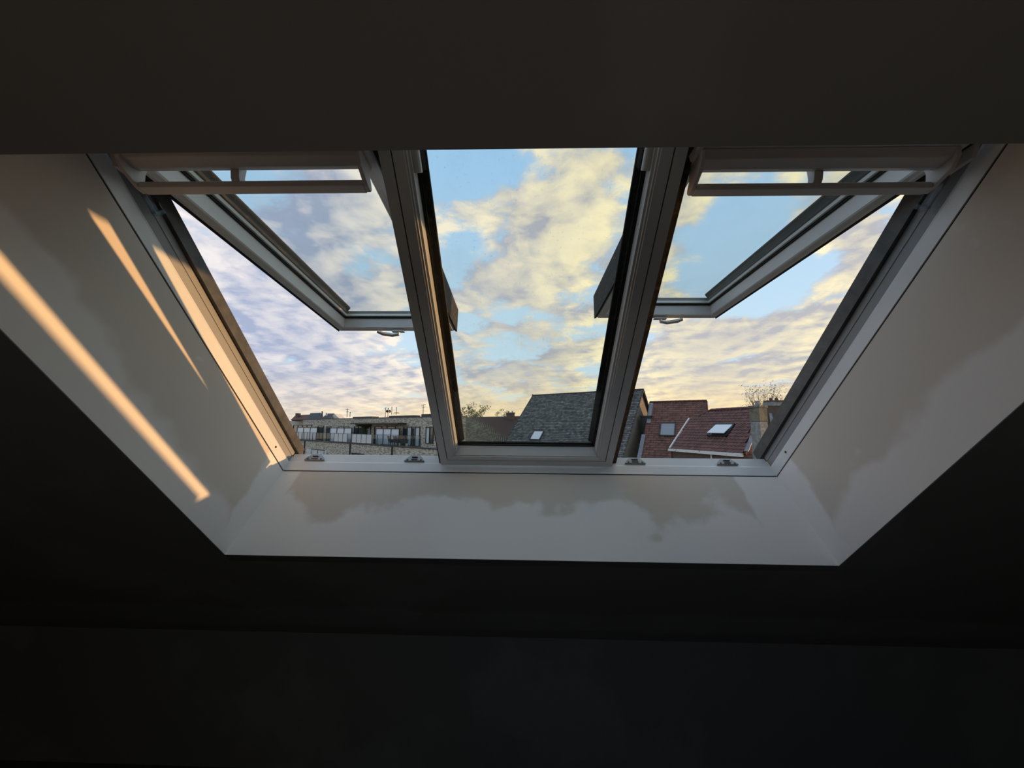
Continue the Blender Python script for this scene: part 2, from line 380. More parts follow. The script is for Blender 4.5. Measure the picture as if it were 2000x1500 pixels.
def keep(win, uc):
    a = [(uc-.052, .064), (uc+.052, .064), (uc+.042, .080), (uc+.024, .100), (uc-.024, .100), (uc-.042, .080)]
    k = MB().prism([(x_, .0055, D+z_) for x_, z_ in a], (0, -.011, 0))
    k.box(uc-.016, uc+.016, -.012, -.005, D+.070, D+.074).box(uc-.016, uc+.016, -.012, -.005, D+.084, D+.088)
    ko = k.build('lock_keep', M['steel'], win, bevel=.0015)
    hl = MB().box(uc-.012, uc+.014, -.0062, -.005, D+.075, D+.083)
    for s in (-1, 1): disc(hl, (uc+s*.034, -.0052, D+.069), (0, -1, 0), .005, .0008, 8)
    hl.build('keyhole', M['hole'], ko)

# --- left window
def side_window(name, s, label):
    win = roof_empty(name); struct(win, label, 'window')
    rect = (-1.2, -.40, -1.385, 0) if s < 0 else (.40, 1.2, -1.385, 0)
    sd = 'left' if s < 0 else 'right'
    j = member(rect, sd, PF).build('frame_jamb', M['white'], win)
    member(rect, sd, PL).build('jamb_liner', M['grey'], win)
    k0, k1 = (sorted((s*1.25, s*1.187)))
    MB().box(k0, k1, -1.37, .035, D+.1185, D+(.168 if s < 0 else .176)).build('outer_cladding', M['clad'], win)
    member(rect, sd, PG).build('lining_groove', M['black'], win)
    member(rect, 'top', PF).build('frame_head', M['white'], win)
    butt(-1.2 if s < 0 else .40, -.40 if s < 0 else 1.2, 0, PB).build('frame_sill', M['white'], win)
    butt(-1.2 if s < 0 else .40, -.40 if s < 0 else 1.2, 0, PG).build('lining_groove', M['black'], win)
    sc = MB(); disc(sc, (s*1.1995, -.135, D+.030), (-s, 0, 0), .0055, .0012); sc.build('screw_hole', M['hole'], win)
    # clear plastic hinge guide on the jamb
    hg = MB(); uu = s*1.182
    for dz_ in (.064, .092): hg.box(min(uu, uu-s*.016), max(uu, uu-s*.016), -1.25, -1.165, D+dz_, D+dz_+.004)
    hg.box(min(uu, uu-s*.004), max(uu, uu-s*.004), -1.25, -1.165, D+.066, D+.094)
    hg.box(min(uu, uu-s*.018), max(uu, uu-s*.018), -1.172, -1.160, D+.062, D+.098)
    hg.build('hinge_guide', M['clear'], win)
    arm = MB(); arm.prism([(s*1.172, -1.345, D+.040), (s*1.172, -1.30, D+.02), (s*1.172, -1.255, D+.058), (s*1.172, -1.265, D+.075), (s*1.172, -1.345, D+.085)], (-s*.012, 0, 0)); arm.build('hinge_plate', M['bar'], win)
    return win
w1 = side_window('window_1', -1, 'left roof window with sunlit jamb, its top-hung sash swung open the less far')
w3 = side_window('window_3', 1, 'right roof window in shade, its top-hung sash swung open the furthest')
for u_ in (-1.075, -.563): keep(w1, u_)
for u_ in (.545, .998): keep(w3, u_)
make_sash(w1, -1.155, -.436, R(37.9), -1, 0.0, True)
make_sash(w3, .436, 1.155, R(41.8), 1, .026, False)
# added rails beside the two posts, shaped to cut the sunlight into strips
MB().loft([Vector(p) for p in ((-.433, .0, D+.054), (-.422, .0, D+.054), (-.422, .0, D+.134), (-.433, .0, D+.134))], [Vector(p) for p in ((-.433, -1.38, D+.131), (-.422, -1.38, D+.131), (-.422, -1.38, D+.218), (-.433, -1.38, D+.218))]).build('sun_block_rail', M['clad_rough'], w1)
MB().box(.402, .450, -1.38, .0, D+.066, D+.205).build('sun_block_rail', M['clad_rough'], w3)

# --- middle fixed window, standing proud of the long sill
w2 = struct(roof_empty('window_2'), 'fixed middle roof window with dusty glass between two dark posts', 'window')
rect = (-.42, .42, TOPY, -.012)
for side, nm in (('left', 'post'), ('right', 'post'), ('bottom', 'frame_sill'), ('top', 'frame_head')):
    member(rect, side, [(0, D+.035), (.0335, D+.035), (.0335, D+.062), (0, D+.062)]).build(nm, M['white'], w2)
    member(rect, side, [(.0336, D+.041), (.0372, D+.041), (.0372, D+.062), (.0336, D+.062)]).build('joint_gap', M['black'], w2)
    member(rect, side, [(.0374, D+.062), (.0374, D+.0352), (.050, D+.0352), (.0515, D+.038), (.056, D+.038), (.058, D+.044), (.063, D+.044), (.086, D+.084), (.060, D+.084)] if side == 'bottom' else [(.0374, D+.062), (.0374, D+.0352), (.070, D+.0352), (.0715, D+.038), (.077, D+.038), (.079, D+.044), (.086, D+.044), (.087, D+.084), (.060, D+.084)]).build('fixed_sash', M['white'], w2)
    member(rect, side, [(.080, D+.0842), (.094, D+.0842), (.094, D+.091), (.080, D+.091)]).build('gasket', M['black'], w2)
    member(rect, side, [(.090, D+.0952), (.097, D+.0952), (.118, D+.095), (.120, D+.098), (.120, D+.101), (.09, D+.101)] if side in ('left', 'right') else [(.085, D+.0952), (.100, D+.0952), (.100, D+.101), (.085, D+.101)]).build('outer_cover', M['clad_rough'], w2)
    butt(-.40, .40, 0, PB).build('lower_rail', M['white'], w2) if side == 'bottom' else None
butt(-.40, .40, 0, PG).build('lining_groove', M['black'], w2)
MB().box(-.342, .342, -1.41, -.092, D+.0915, D+.095).build('glass_pane', M['glass_mid'], w2)
for s in (-1, 1):
    MB().tube([(s*.326, -1.345, D+.066), (s*.326, -1.272, D+.066)], .0135, 14).build('vent_plug', M['white_plastic'], w2, smooth=False)
    for vv in (1.13, .54):
        sc = MB(); disc(sc, (s*.334, -vv, D+.071), (-s, 0, 0), .0075, .0022); sc.build('screw_cap', M['white_plastic'], w2)
# ------------------------------------------------------------------ exterior
def at_h(px, py, h):            # point seen at pixel, h metres above / below the eye
    r_ = ray(px, py); return CAM + r_*(h/r_.z)
def at_y(px, py, Y):            # point seen at pixel, Y metres ahead of the eye
    r_ = ray(px, py); return CAM + r_*(Y/r_.y)
def on_plane(px, py, p0, n):
    r_ = ray(px, py); return CAM + r_*((Vector(p0)-CAM).dot(n)/r_.dot(n))
GZ = CAM.z-9.5
M['ground'] = material('yard_ground', (.10, .10, .08), .9, var=(.06, .075, .045), scale=.3)
o = MB().box(-300, 300, 6, 500, GZ-.3, GZ).build('ground', M['ground']); struct(o, 'gardens and yards far below the window', 'ground')

M['brick_beige'] = material('beige_brick', (.50, .45, .37), .9, var=(.20, .18, .155), scale=2.6, detail=7, lo=.42, hi=.60, stretch=(1, 1, 3.0))
M['dark_metal'] = material('dark_metal', (.022, .022, .025), .5)
M['roof_dark'] = material('roofing_felt', (.06, .06, .065), .8)
M['pane_dark'] = material('dark_window_pane', (.035, .045, .05), .08, spec=.8)
M['pane_sky'] = material('blind_and_sky_reflection_pane', (.56, .62, .70), .25, spec=.6)  # pale blue of blinds and reflected sky, painted into the base colour
M['curtain'] = material('white_curtain', (.50, .52, .53), .8)
M['panel_white'] = material('opal_balustrade_panel', (.52, .52, .53), .45)
M['panel_clear'] = glass_mat('balustrade_glass', (.80, .84, .85), 0, .8)
M['wicker'] = material('grey_wicker', (.10, .09, .085), .9, var=(.05, .045, .04), scale=60)
M['pot'] = material('white_pot', (.62, .62, .60), .6)
M['white_paint'] = material('white_render', (.58, .57, .55), .8, var=(.45, .44, .42), scale=2)
M['peel'] = material('peeling_white_paint', (.66, .65, .62), .7, var=(.24, .20, .16), scale=4.5, detail=7, lo=.60, hi=.68)
M['leaf'] = material('green_leaves', (.055, .075, .028), .7, tint=.5)
M['leaf_dry'] = material('autumn_leaves', (.12, .095, .035), .7, tint=.5)
M['bark'] = material('bark', (.06, .05, .04), .9)
M['lead'] = material('lead_flashing', (.20, .22, .26), .55, var=(.13, .14, .17), scale=6)

# ---- roofs: every tile is real geometry, gathered per roof
def inside(pt, poly):
    x, y = pt; c = False; n = len(poly)
    for i in range(n):
        x1, y1 = poly[i]; x2, y2 = poly[(i+1) % n]
        if (y1 > y) != (y2 > y) and x < (x2-x1)*(y-y1)/(y2-y1)+x1: c = not c
    return c
def roof_face(parent, name, poly, e, n, tw, th, mat, deck, wave=.035, lift=.03, stagger=False, jitter=0.0, reach=None):
    """poly: 3D outline in the plane; e: unit vector along the eave; n: outward normal"""
    org = poly[0]; s = n.cross(e).normalized()
    if s.z < 0: s = -s
    p2 = [((p-org).dot(e), (p-org).dot(s)) for p in poly]
    MB().prism([p-n*.02 for p in poly], -n*.12).build('roof_deck', deck, parent)
    u0 = min(a for a, _ in p2); u1 = max(a for a, _ in p2); v0_ = min(b for _, b in p2); v1 = max(b for _, b in p2)
    mb = MB(); j = 0; v = v0_
    prof = [(0, .35), (.18, .0), (.42, .15), (.64, 1.0), (.86, .8), (1.0, .35)] if wave else [(0, 0), (.97, 0)]
    while v < v1:
        u = u0-(tw/2 if stagger and j % 2 else 0)
        while u < u1:
            if inside((u+tw/2, v+th/2), p2):
                t = random.random(); jz = random.uniform(0, jitter)
                a = []; b = []; c = []
                for f, h in prof:
                    q = org+e*(u+f*tw)
                    a.append(q+s*v+n*(lift+h*wave+jz)); b.append(q+s*(v+th*1.04)+n*(h*wave)); c.append(q+s*v+n*(-.01))
                k = len(prof); fs = []
                for i in range(k-1): fs += [(i, i+1, k+i+1, k+i), (2*k+i, 2*k+i+1, i+1, i)]
                mb.add(a+b+c, fs, t)
            u += tw
        v += th; j += 1
    o = mb.build(name, mat, parent); o['kind'] = 'stuff'; return o
def caps(parent, name, a, b, r, mat, step=.33):
    """ridge tiles, one by one"""
    a, b = Vector(a), Vector(b); L = (b-a).length; k = max(1, int(L/step)); me = None
    for i in range(k):
        p = a.lerp(b, i/k); q = a.lerp(b, (i+1.08)/k)
        m_ = MB().tube([p, q], [r*1.08, r*.96], 8)
        m_.build(name, mat, parent)
def roof_window(parent, p, e, n, wd, ht, frame, pane, name='roof_window'):
    s = n.cross(e).normalized(); s = s if s.z > 0 else -s
    c = p+n*.06
    f = MB()
    for sx in (-1, 1): f.obox(c+e*sx*(wd/2-.05), e*.05, s*ht/2, n*.07)
    for sy in (-1, 1): f.obox(c+s*sy*(ht/2-.05), e*wd/2, s*.05, n*.07)
    fo = f.build(name, frame, parent)
    MB().obox(c+n*.02, e*(wd/2-.1), s*(ht/2-.1), n*.012).build('pane', pane, fo)
    return fo

# ---- grey slate house (its gable just catches the sun)
M['slate'] = material('mossy_slate', (.075, .077, .08), .8, var=(.18, .18, .155), scale=3.5, detail=8, lo=.45, hi=.7, tint=.5)
M['slate_deck'] = material('slate_underlay', (.05, .05, .052), .9)
M['gable'] = material('gable_cladding', (.20, .18, .15), .85, var=(.14, .13, .115), scale=4)
rl, rr = at_h(1040, 773, 4.2), at_h(1257, 761, 4.2)
e = (rr-rl); e.z = 0; e.normalize(); pf = Vector((e.y, -e.x, 0))
if pf.y > 0: pf = -pf
nf = (pf+Vector((0, 0, 1))).normalized(); nb = (-pf+Vector((0, 0, 1))).normalized(); K = 7.3
rr = rl+e*(rr-rl).length
dn = Vector((pf.x, pf.y, -1)); db = Vector((-pf.x, -pf.y, -1))
hs = empty('slate_house', (rl.x+e.x*5, rl.y+e.y*5, GZ)); inv_ = Vector(hs.location)
tag(hs, 'tall house with a steep dark slate roof, seen through the middle pane', 'house')
L = lambda p: Vector(p)-inv_
poly = [L(rl+dn*K), L(rr+dn*K), L(rr), L(rl)]
roof_face(hs, 'slates', poly, e, nf, .30, .24, M['slate'], M['slate_deck'], wave=0, lift=.035, stagger=True, jitter=.02)
MB().prism([L(rl)-nb*.02, L(rr)-nb*.02, L(rr+db*K)-nb*.02, L(rl+db*K)-nb*.02], -nb*.1).build('rear_roof', M['slate_deck'], hs)
caps(hs, 'ridge_tile', L(rl)+Vector((0, 0, .03)), L(rr)+Vector((0, 0, .03)), .10, M['slate_deck'], .5)
MB().tube([L(rl)+Vector((0, 0, .05)), L(rl)+Vector((0, 0, .22))], [.07, .05], 8).build('finial', M['slate_deck'], hs)
for nm, base, sg in (('gable_wall', rr-e*.25, -1), ('gable_wall', rl+e*.25, 1)):
    b0 = L(base); kk = K-.15
    a_, c_ = b0+dn*kk, b0+db*kk
    MB().prism([b0-Vector((0, 0, .15)), a_, Vector((a_.x, a_.y, 0)), Vector((c_.x, c_.y, 0)), c_], e*(.25*sg)).build(nm, M['gable'], hs)
a_ = L(rl+e*.3)+dn*(K-.3); b_ = L(rr-e*.3)+dn*(K-.3)
MB().prism([a_, b_, Vector((b_.x, b_.y, 0)), Vector((a_.x, a_.y, 0))], -pf*.25).build('wall', M['gable'], hs)
for sgn in (dn, db):
    MB().tube([L(rr), L(rr+sgn*K)], .06, 5).build('verge_strip', M['dark_metal'], hs)
MB().tube([L(rl), L(rl+dn*K)], .05, 5).build('verge_strip', M['dark_metal'], hs)
wp = on_plane(1049, 851, rl, nf); roof_window(hs, L(wp), e, nf, 1.35, 1.4, M['dark_metal'], M['pane_sky'])
# dark flue casing on the gable side
fp = on_plane(1259, 829, rr+e*.3, e); f0 = L(fp)
MB().obox(f0+e*.35, e*.5, pf*.75, Vector((0, 0, .75))).obox(f0+e*.35+Vector((0, 0, .80)), e*.56, pf*.82, Vector((0, 0, .06))).build('flue_casing', M['dark_metal'], hs)

# ---- red tiled house behind the gable
M['tile_red'] = material('old_red_tile', (.15, .060, .042), .75, var=(.095, .045, .036), scale=7, detail=6, tint=.35)
M['tile_deck'] = material('tile_underlay', (.05, .022, .018), .9)
r1, r2 = at_h(1269, 786.5, 2.8), at_h(1380, 783.6, 2.8)
e = (r2-r1); e.z = 0; Lr = e.length; e.normalize(); pf = Vector((e.y, -e.x, 0)); pf = pf if pf.y < 0 else -pf
n = (pf+Vector((0, 0, 1))).normalized(); dn = Vector((pf.x, pf.y, -1)); db = Vector((-pf.x, -pf.y, -1))
r1 = r2-e*(Lr+.0); K = 5.7
h1 = empty('red_tiled_house', (r1.x, r1.y, GZ)); inv_ = Vector(h1.location)
tag(h1, 'house with a faded red tile roof and closed dark skylight against the tall gable', 'house')
poly = [L(r1+dn*K-e*.3), L(r2+dn*K), L(r2), L(r1)]
roof_face(h1, 'roof_tiles', poly, e, n, .25, .30, M['tile_red'], M['tile_deck'])
caps(h1, 'ridge_tile', L(r1)+Vector((0, 0, .05)), L(r2)+Vector((0, 0, .05)), .11, M['tile_red'], .38)
MB().prism([L(r1), L(r2), L(r2+db*4), L(r1+db*4)], Vector((0, 0, -.1))).build('rear_roof', M['tile_deck'], h1)
b0 = L(r2)-e*.2; a_, c_ = b0+dn*(K-.1), b0+db*(K-.1)
MB().prism([b0-Vector((0, 0, .1)), a_, Vector((a_.x, a_.y, 0)), Vector((c_.x, c_.y, 0)), c_], -e*.25).build('gable_wall', M['gable'], h1)
MB().tube([L(r2)+e*.03, L(r2+dn*K)+e*.03], .06, 6).build('verge_strip', M['tile_red'], h1)
MB().tube([L(r2)+e*.03, L(r2+db*2)+e*.03], .06, 6).build('verge_strip', M['tile_red'], h1)
a_ = L(r1)+dn*(K-.35); b_ = L(r2)+dn*(K-.35)
MB().prism([a_, b_, Vector((b_.x, b_.y, 0)), Vector((a_.x, a_.y, 0))], -pf*.3).build('wall', M['white_paint'], h1)
MB().tube([L(r1-e*.3+dn*K)+Vector((pf.x*.08, pf.y*.08, -.04)), L(r2+dn*K)+Vector((pf.x*.08, pf.y*.08, -.04))], .075, 8).build('gutter', M['dark_metal'], h1)
MB().prism([L(r1+dn*.1)+n*.05, L(r1+e*.36+dn*.1)+n*.05, L(r1+e*.36+dn*2.2)+n*.05, L(r1+dn*2.2)+n*.05], n*.04).build('lead_flashing', M['lead'], h1)
MB().prism([L(r1-e*.3+dn*3.3)+n*.05, L(r1+e*.05+dn*3.3)+n*.05, L(r1-e*.05+dn*K)+n*.05, L(r1-e*.40+dn*K)+n*.05], n*.04).build('lead_flashing', M['lead'], h1)
wp = on_plane(1304, 839.5, r1, n); roof_window(h1, L(wp), e, n, 1.38, 1.75, M['dark_metal'], material('skylight_blind', (.20, .22, .25), .2, spec=.7))

# ---- nearer low wing with brown pantiles
M['tile_brown'] = material('brown_red_pantile', (.135, .052, .042), .6, var=(.095, .04, .036), scale=5, tint=.30)
M['brick_dark'] = material('dark_brick', (.13, .085, .065), .9, var=(.08, .055, .045), scale=5, stretch=(1, 1, 4))
eL, eR, gR = at_h(1309, 876, -1.26), at_h(1456, 886, -1.26), at_h(1471, 797, 1.4)
e = (eR-eL); e.z = 0; e.normalize(); n = e.cross((gR-eL)).normalized(); n = n if n.z > 0 else -n
pts = [eL, eR, on_plane(1474, 797, eL, n), on_plane(1389, 801.7, eL, n), on_plane(1364, 813.5, eL, n), on_plane(1347, 818, eL, n)]
ctr = sum(pts, Vector())/6
h2 = empty('pantiled_wing', (ctr.x, ctr.y, GZ)); inv_ = Vector(h2.location)
tag(h2, 'low wing with brown-red pantiles, an open skylight and a peeling white eaves board', 'house')
poly = [L(p) for p in pts]
roof_face(h2, 'roof_tiles', poly, e, n, .235, .27, M['tile_brown'], M['tile_deck'], wave=.05)
caps(h2, 'ridge_tile', poly[3]+n*.03, poly[2]+n*.03, .10, M['tile_brown'], .36)
caps(h2, 'ridge_tile', poly[4]+n*.03, poly[3]+n*.03, .08, M['tile_brown'], .36)
MB().obox((poly[0]+poly[5])/2+n*.03, (poly[5]-poly[0])/2, e*.045, n*.07).build('verge_board', M['peel'], h2)
dwn = Vector((0, 0, -1)); outv = Vector((n.x, n.y, 0)).normalized()
MB().prism([poly[0]-e*.05+n*.0, poly[1]-e*.12+n*.0, poly[1]-e*.12+dwn*.19, poly[0]-e*.05+dwn*.16], outv*.16).build('eaves_board', M['peel'], h2)
q0, q1 = poly[0]-outv*.05+dwn*.15, poly[1]-outv*.05+dwn*.15
MB().prism([q0, q1+e*1.2, Vector((q1.x+e.x*1.2, q1.y+e.y*1.2, 0)), Vector((q0.x, q0.y, 0))], -outv*.25).build('wall', M['brick_dark'], h2)
MB().prism([q0, Vector((q0.x, q0.y, 0)), Vector((poly[5].x, poly[5].y, 0)), poly[5]-n*.1], e*.2).build('end_wall', M['brick_dark'], h2)
rz = poly[2]; rl_ = poly[3]
MB().prism([rl_-n*.03, rz-n*.03, rz-outv*2.2-Vector((0, 0, 2.2)), rl_-outv*2.2-Vector((0, 0, 2.2))], Vector((0, 0, -.1))).build('rear_roof', M['tile_deck'], h2)
dp = L(on_plane(1389, 884, eL+outv*.0, outv)); MB().tube([dp, Vector((dp.x, dp.y, 0))], .05, 8).build('downpipe', M['pot'], h2)
wp = on_plane(1409, 841.5, eL, n)
fo = roof_window(h2, L(wp), e, n, 1.34, 1.15, M['dark_metal'], M['pane_dark'])
s = n.cross(e).normalized(); s = s if s.z > 0 else -s
tilt = (s*.94-n*(-.34)).normalized() if False else (s*.96+n*(-.0)).normalized()
lo_ = L(wp)+n*.12
MB().obox(lo_+n*.07-s*.02, e*.58, (s*.49-n*.09), n*.02).build('open_sash', M['pane_sky'], fo)
# chimney at the end of the wing
M['chim'] = material('mossy_chimney', (.20, .175, .135), .95, var=(.12, .115, .085), scale=3, detail=6, lo=.42, hi=.6)
M['chim_grey'] = material('cement_render', (.20, .20, .20), .95, var=(.32, .31, .29), scale=6, detail=7, lo=.45, hi=.65)
cp = at_y(1484, 850, 19.6); cl_ = L(cp)
xc, yc = Vector((e.y, -e.x, 0)), Vector((e.x, e.y, 0))
def chimney(c, w_, d_, segs, parent, name='chimney', pots=(), caph=.12, pm='chim_grey'):
    z0 = c.z; o = None
    for (h0, h1, k, mt) in segs:
        m_ = MB().obox((c.x, c.y, c.z+(h0+h1)/2), xc*w_/2*k, yc*d_/2*k, Vector((0, 0, (h1-h0)/2)))
        if o is None: o = m_.build(name, M[mt], parent, bevel=.015)
        else: m_.build('course', M[mt], o, bevel=.015)
    top = segs[-1][1]
    for dx_ in pots: MB().tube([(c.x+xc.x*dx_, c.y+xc.y*dx_, c.z+top), (c.x+xc.x*dx_, c.y+xc.y*dx_, c.z+top+.26)], [.13, .10], 10).build('chimney_pot', M[pm], o)
    return o
chimney(cl_, .62, .50, [(-2.6, .70, 1.0, 'chim_grey'), (.70, 1.42, 1.05, 'chim'), (1.42, 1.54, 1.18, 'chim')], h2, pots=(0,))
vA, vB = L(on_plane(1459, 884, eL, n)), L(on_plane(1472, 853, eL, n))
MB().obox((vA+vB)/2+n*.09, (vB-vA)/2, e*.12, n*.02).build('lead_flashing', M['lead'], h2)

# ---- roof beyond the chimney
p0, p1, p2_, p3 = at_h(1452, 893, -1.75), at_h(1492, 893, -1.8), at_h(1534, 792, 2.66), at_h(1494, 794, 2.66)
n = (p1-p0).cross(p3-p0).normalized(); n = n if n.z > 0 else -n
p2_ = p1+(p3-p0)+(p1-p0).normalized()*3.2
n = (p1-p0).cross(p3-p0).normalized(); n = n if n.z > 0 else -n
e3 = (p1-p0).normalized()
h3 = empty('red_tiled_house', (p0.x, p0.y, GZ)); inv_ = Vector(h3.location)
tag(h3, 'house with bright red roof tiles half hidden beyond the mossy chimney', 'house')
poly = [L(p) for p in (p0, p1+e3*1.5, p2_, p3)]
M['tile_bright'] = material('bright_red_tile', (.24, .075, .045), .7, var=(.14, .05, .038), scale=5, tint=.3)
roof_face(h3, 'roof_tiles', poly, e3, n, .24, .30, M['tile_bright'], M['tile_deck'], wave=.05)
q = [p.copy() for p in poly]; 
MB().prism([q[0]-n*.14, q[1]-n*.14, Vector((q[1].x, q[1].y, 0)), Vector((q[0].x, q[0].y, 0))], Vector((0, .25, 0))).build('wall', M['brick_dark'], h3)
MB().prism([q[3]-n*.14, q[2]-n*.14, Vector((q[2].x, q[2].y, 0)), Vector((q[3].x, q[3].y, 0))], Vector((0, -.25, 0))).build('rear_wall', M['brick_dark'], h3)
xc, yc = Vector((.95, -.3, 0)), Vector((.3, .95, 0))
c3 = L(at_y(1513, 812, 32.0))
chimney(c3, 1.3, 1.0, [(-3.5, .82, 1.0, 'brick_dark'), (.82, 1.14, 1.08, 'chim_grey'), (1.14, 1.30, 1.0, 'brick_dark')], h3, pots=(-.2, .22), pm='brick_dark')
MB().obox(c3+Vector((-.62, -.45, .0)), Vector((.10, -.03, -.0)), Vector((.15, .3, .55)), Vector((.02, .02, .03))).build('lead_flashing', M['lead'], h3)

# ---- apartment block with roof terrace
az = R(-52.2); ae = Vector((math.sin(az), math.cos(az), 0)); an = Vector((-math.cos(az), math.sin(az), 0))
an = an if an.y < 0 else -an
A0 = at_y(824, 874, 37.0); AZF = A0.z
ap = empty('apartment_block', (A0.x, A0.y, GZ)); inv_ = Vector(ap.location)
tag(ap, 'long beige brick apartment block with a glass-fenced roof terrace', 'building')
def F(px, py, back=0.0):        # pixel on a facade plane -> (t along facade, z)
    p = on_plane(px, py, A0-an*back, an); return (p-A0).dot(ae), p.z-GZ
def A(t, out, z): return (A0-inv_)+ae*t+an*out+Vector((0, 0, z+GZ-A0.z))
def abox(mb, t0, t1, o0, o1, z0, z1):
    return mb.obox(A((t0+t1)/2, (o0+o1)/2, (z0+z1)/2), ae*(t1-t0)/2, an*(o1-o0)/2, Vector((0, 0, (z1-z0)/2)))
ZF = AZF-GZ; B1 = 1.9
abox(MB(), -2.6, 34.5, -3.5, 0, 0, ZF-.12).build('lower_wall', M['brick_beige'], ap)
abox(MB(), -2.6, 34.5, -.02, .06, ZF-.12, ZF).build('terrace_edge', M['dark_metal'], ap)
ztop = F(830, 812, B1)[1]
abox(MB(), -2.6, 34.3, -3.5, -B1, ZF-.1, ztop-.16).build('upper_wall', M['brick_beige'], ap)
abox(MB(), -2.65, 34.4, -3.6, -B1+.05, ztop-.16, ztop-.08).build('roof_edge', M['roof_dark'], ap)
for t0, t1, hh in ((-2.2, 3.5, .10), (5, 10, .0), (14, 19, .0)): abox(MB(), t0, t1, -3.4, -2.4, ztop-.08, ztop+.12+hh).build('roof_box', M['roof_dark'], ap)
zx = lambda a: 540+a/5.556
zy = lambda a: 740+a/5.556
def awin(x0, x1, y0, y1, panes, pm, back=B1, out=.0, name='window', midrail=None):
    ta, z1_ = F(zx(x0), zy(y0), back); tb, z0_ = F(zx(x1), zy(y1), back); ta, tb = max(ta, tb), min(ta, tb)
    f = MB(); fw_ = .07; o_ = -back
    k = (ta-tb)/panes
    for i in range(panes+1): abox(f, tb+k*i-fw_/2, tb+k*i+fw_/2, o_-.02, o_+.10, z0_, z1_)
    abox(f, tb, ta, o_-.02, o_+.10, z1_-.09, z1_); abox(f, tb, ta, o_-.02, o_+.10, z0_, z0_+.07)
    fo = f.build(name, M['dark_metal'], ap)
    for i in range(panes):
        m_ = pm[i % len(pm)] if isinstance(pm, (list, tuple)) else pm
        abox(MB(), tb+k*i+.03, tb+k*(i+1)-.03, o_+.01, o_+.035, z0_+.03, z1_-.03).build('pane', M[m_], fo)
    return fo
zb = 690
awin(190, 275, 500, 655, 2, ['pane_dark', 'pane_dark'])
awin(285, 375, 500, 655, 2, ['pane_dark', 'pane_dark'])
awin(455, 505, 508, 665, 1, 'pane_dark')
awin(550, 585, 512, 680, 1, 'pane_dark')
awin(680, 780, 515, 690, 2, ['pane_dark', 'curtain'])
awin(850, 1015, 512, 705, 4, ['curtain', 'pane_dark', 'pane_dark', 'pane_dark'])
awin(1070, 1135, 515, 715, 1, 'pane_dark')
awin(1205, 1285, 515, 725, 1, 'pane_dark')
awin(1385, 1552, 518, 735, 4, ['curtain', 'pane_dark', 'curtain', 'pane_dark'])
awin(1630, 1700, 520, 705, 2, ['pane_dark', 'curtain'])
# tall pale screens standing on the terrace
def screen(x0, x1, y0, y1): return awin(x0, x1, y0, y1, 3, 'pane_sky', back=.95, name='wind_screen')
for a_ in ((232, 437, 522, 672), (588, 812, 527, 695), (1085, 1330, 535, 725)): screen(*a_)
# lower windows, downpipes
awin(385, 450, 758, 830, 1, 'pane_dark', back=0); awin(455, 520, 765, 830, 1, 'pane_dark', back=0)
awin(215, 262, 735, 830, 2, ['pane_dark', 'curtain'], back=0)
awin(825, 950, 800, 850, 2, 'pane_dark', back=0)
abox(MB(), *sorted((F(zx(330), zy(780))[0], F(zx(545), zy(780))[0])), 0, .06, F(zx(430), zy(830))[1], F(zx(430), zy(768))[1]).build('white_band', M['white_paint'], ap)
for x_ in (310, 805, 1262):
    t_, z_ = F(zx(x_), zy(720)); MB().tube([A(t_, .08, ZF-.1), A(t_, .08, 0)], .09, 6).build('downpipe', M['dark_metal'], ap)
# canopy over the terrace doors
ta, z_ = F(zx(810), zy(485), B1-1.1); tb, _ = F(zx(1322), zy(485), B1-1.1)
cn = abox(MB(), tb, ta, -B1, -B1+1.2, z_-.08, z_+.08).build('canopy', M['dark_metal'], ap)
# glass fence: rail, posts and panels
bal = MB(); tL, tR = F(zx(165), zy(580))[0], F(zx(1568), zy(620))[0]
zr_ = ZF+1.16
abox(bal, tR, tL, -.01, .04, zr_-.04, zr_); abox(bal, tR, tL, -.01, .04, ZF+.04, ZF+.08)
bo = bal.build('balustrade', M['dark_metal'], ap)
xs = [165, 188, 210, 240, 275, 300, 333, 363, 393, 430, 462, 500, 540, 585, 627, 673, 720, 770, 820, 870, 922, 978, 1037, 1095, 1160, 1238, 1320, 1400, 1480, 1568]
ts = [F(zx(x_), zy(640))[0] for x_ in xs]
for i, t_ in enumerate(ts):
    abox(MB(), t_-.03, t_+.03, 0, .05, ZF, zr_).build('fence_post', M['dark_metal'], bo)
    if i:
        x_ = xs[i]; white = 630 < x_ < 1050 and i % 5 != 3 or 1000 < x_ < 1050
        abox(MB(), t_+.04, ts[i-1]-.04, .012, .028, ZF+.09, zr_-.05).build('glass_panel' if not white else 'opal_panel', M['panel_white' if white else 'panel_clear'], bo)

# things on the terrace
def wicker(loc, rz):
    t = empty('wicker_chair', loc, (0, 0, rz))
    MB().box(-.30, .30, -.28, .28, .30, .44).build('seat', M['wicker'], t, bevel=.02)
    MB().prism([(-.30, .22, .44), (.30, .22, .44), (.33, .36, 1.02), (-.33, .36, 1.02)], (0, .07, 0)).build('backrest', M['wicker'], t, bevel=.02)
    for sx in (-1, 1):
        MB().box(sx*.30-.05, sx*.30+.05, -.28, .30, .44, .66).build('arm', M['wicker'], t, bevel=.02)
        for sy in (-1, 1): MB().box(sx*.26-.03, sx*.26+.03, sy*.24-.03, sy*.24+.03, 0, .30).build('leg', M['wicker'], t)
    return t
def terr(x_, out, dz_=0): 
    t_ = F(zx(x_), zy(700), -out)[0]; p = A(t_, out, ZF+dz_)+Vector(ap.location); return p
fz = math.atan2(an.x, -an.y)
LB = ['grey wicker armchair on the terrace, closest to the tall white screens', 'middle grey wicker armchair of the three on the terrace', 'grey wicker armchair nearest the curtained terrace door']
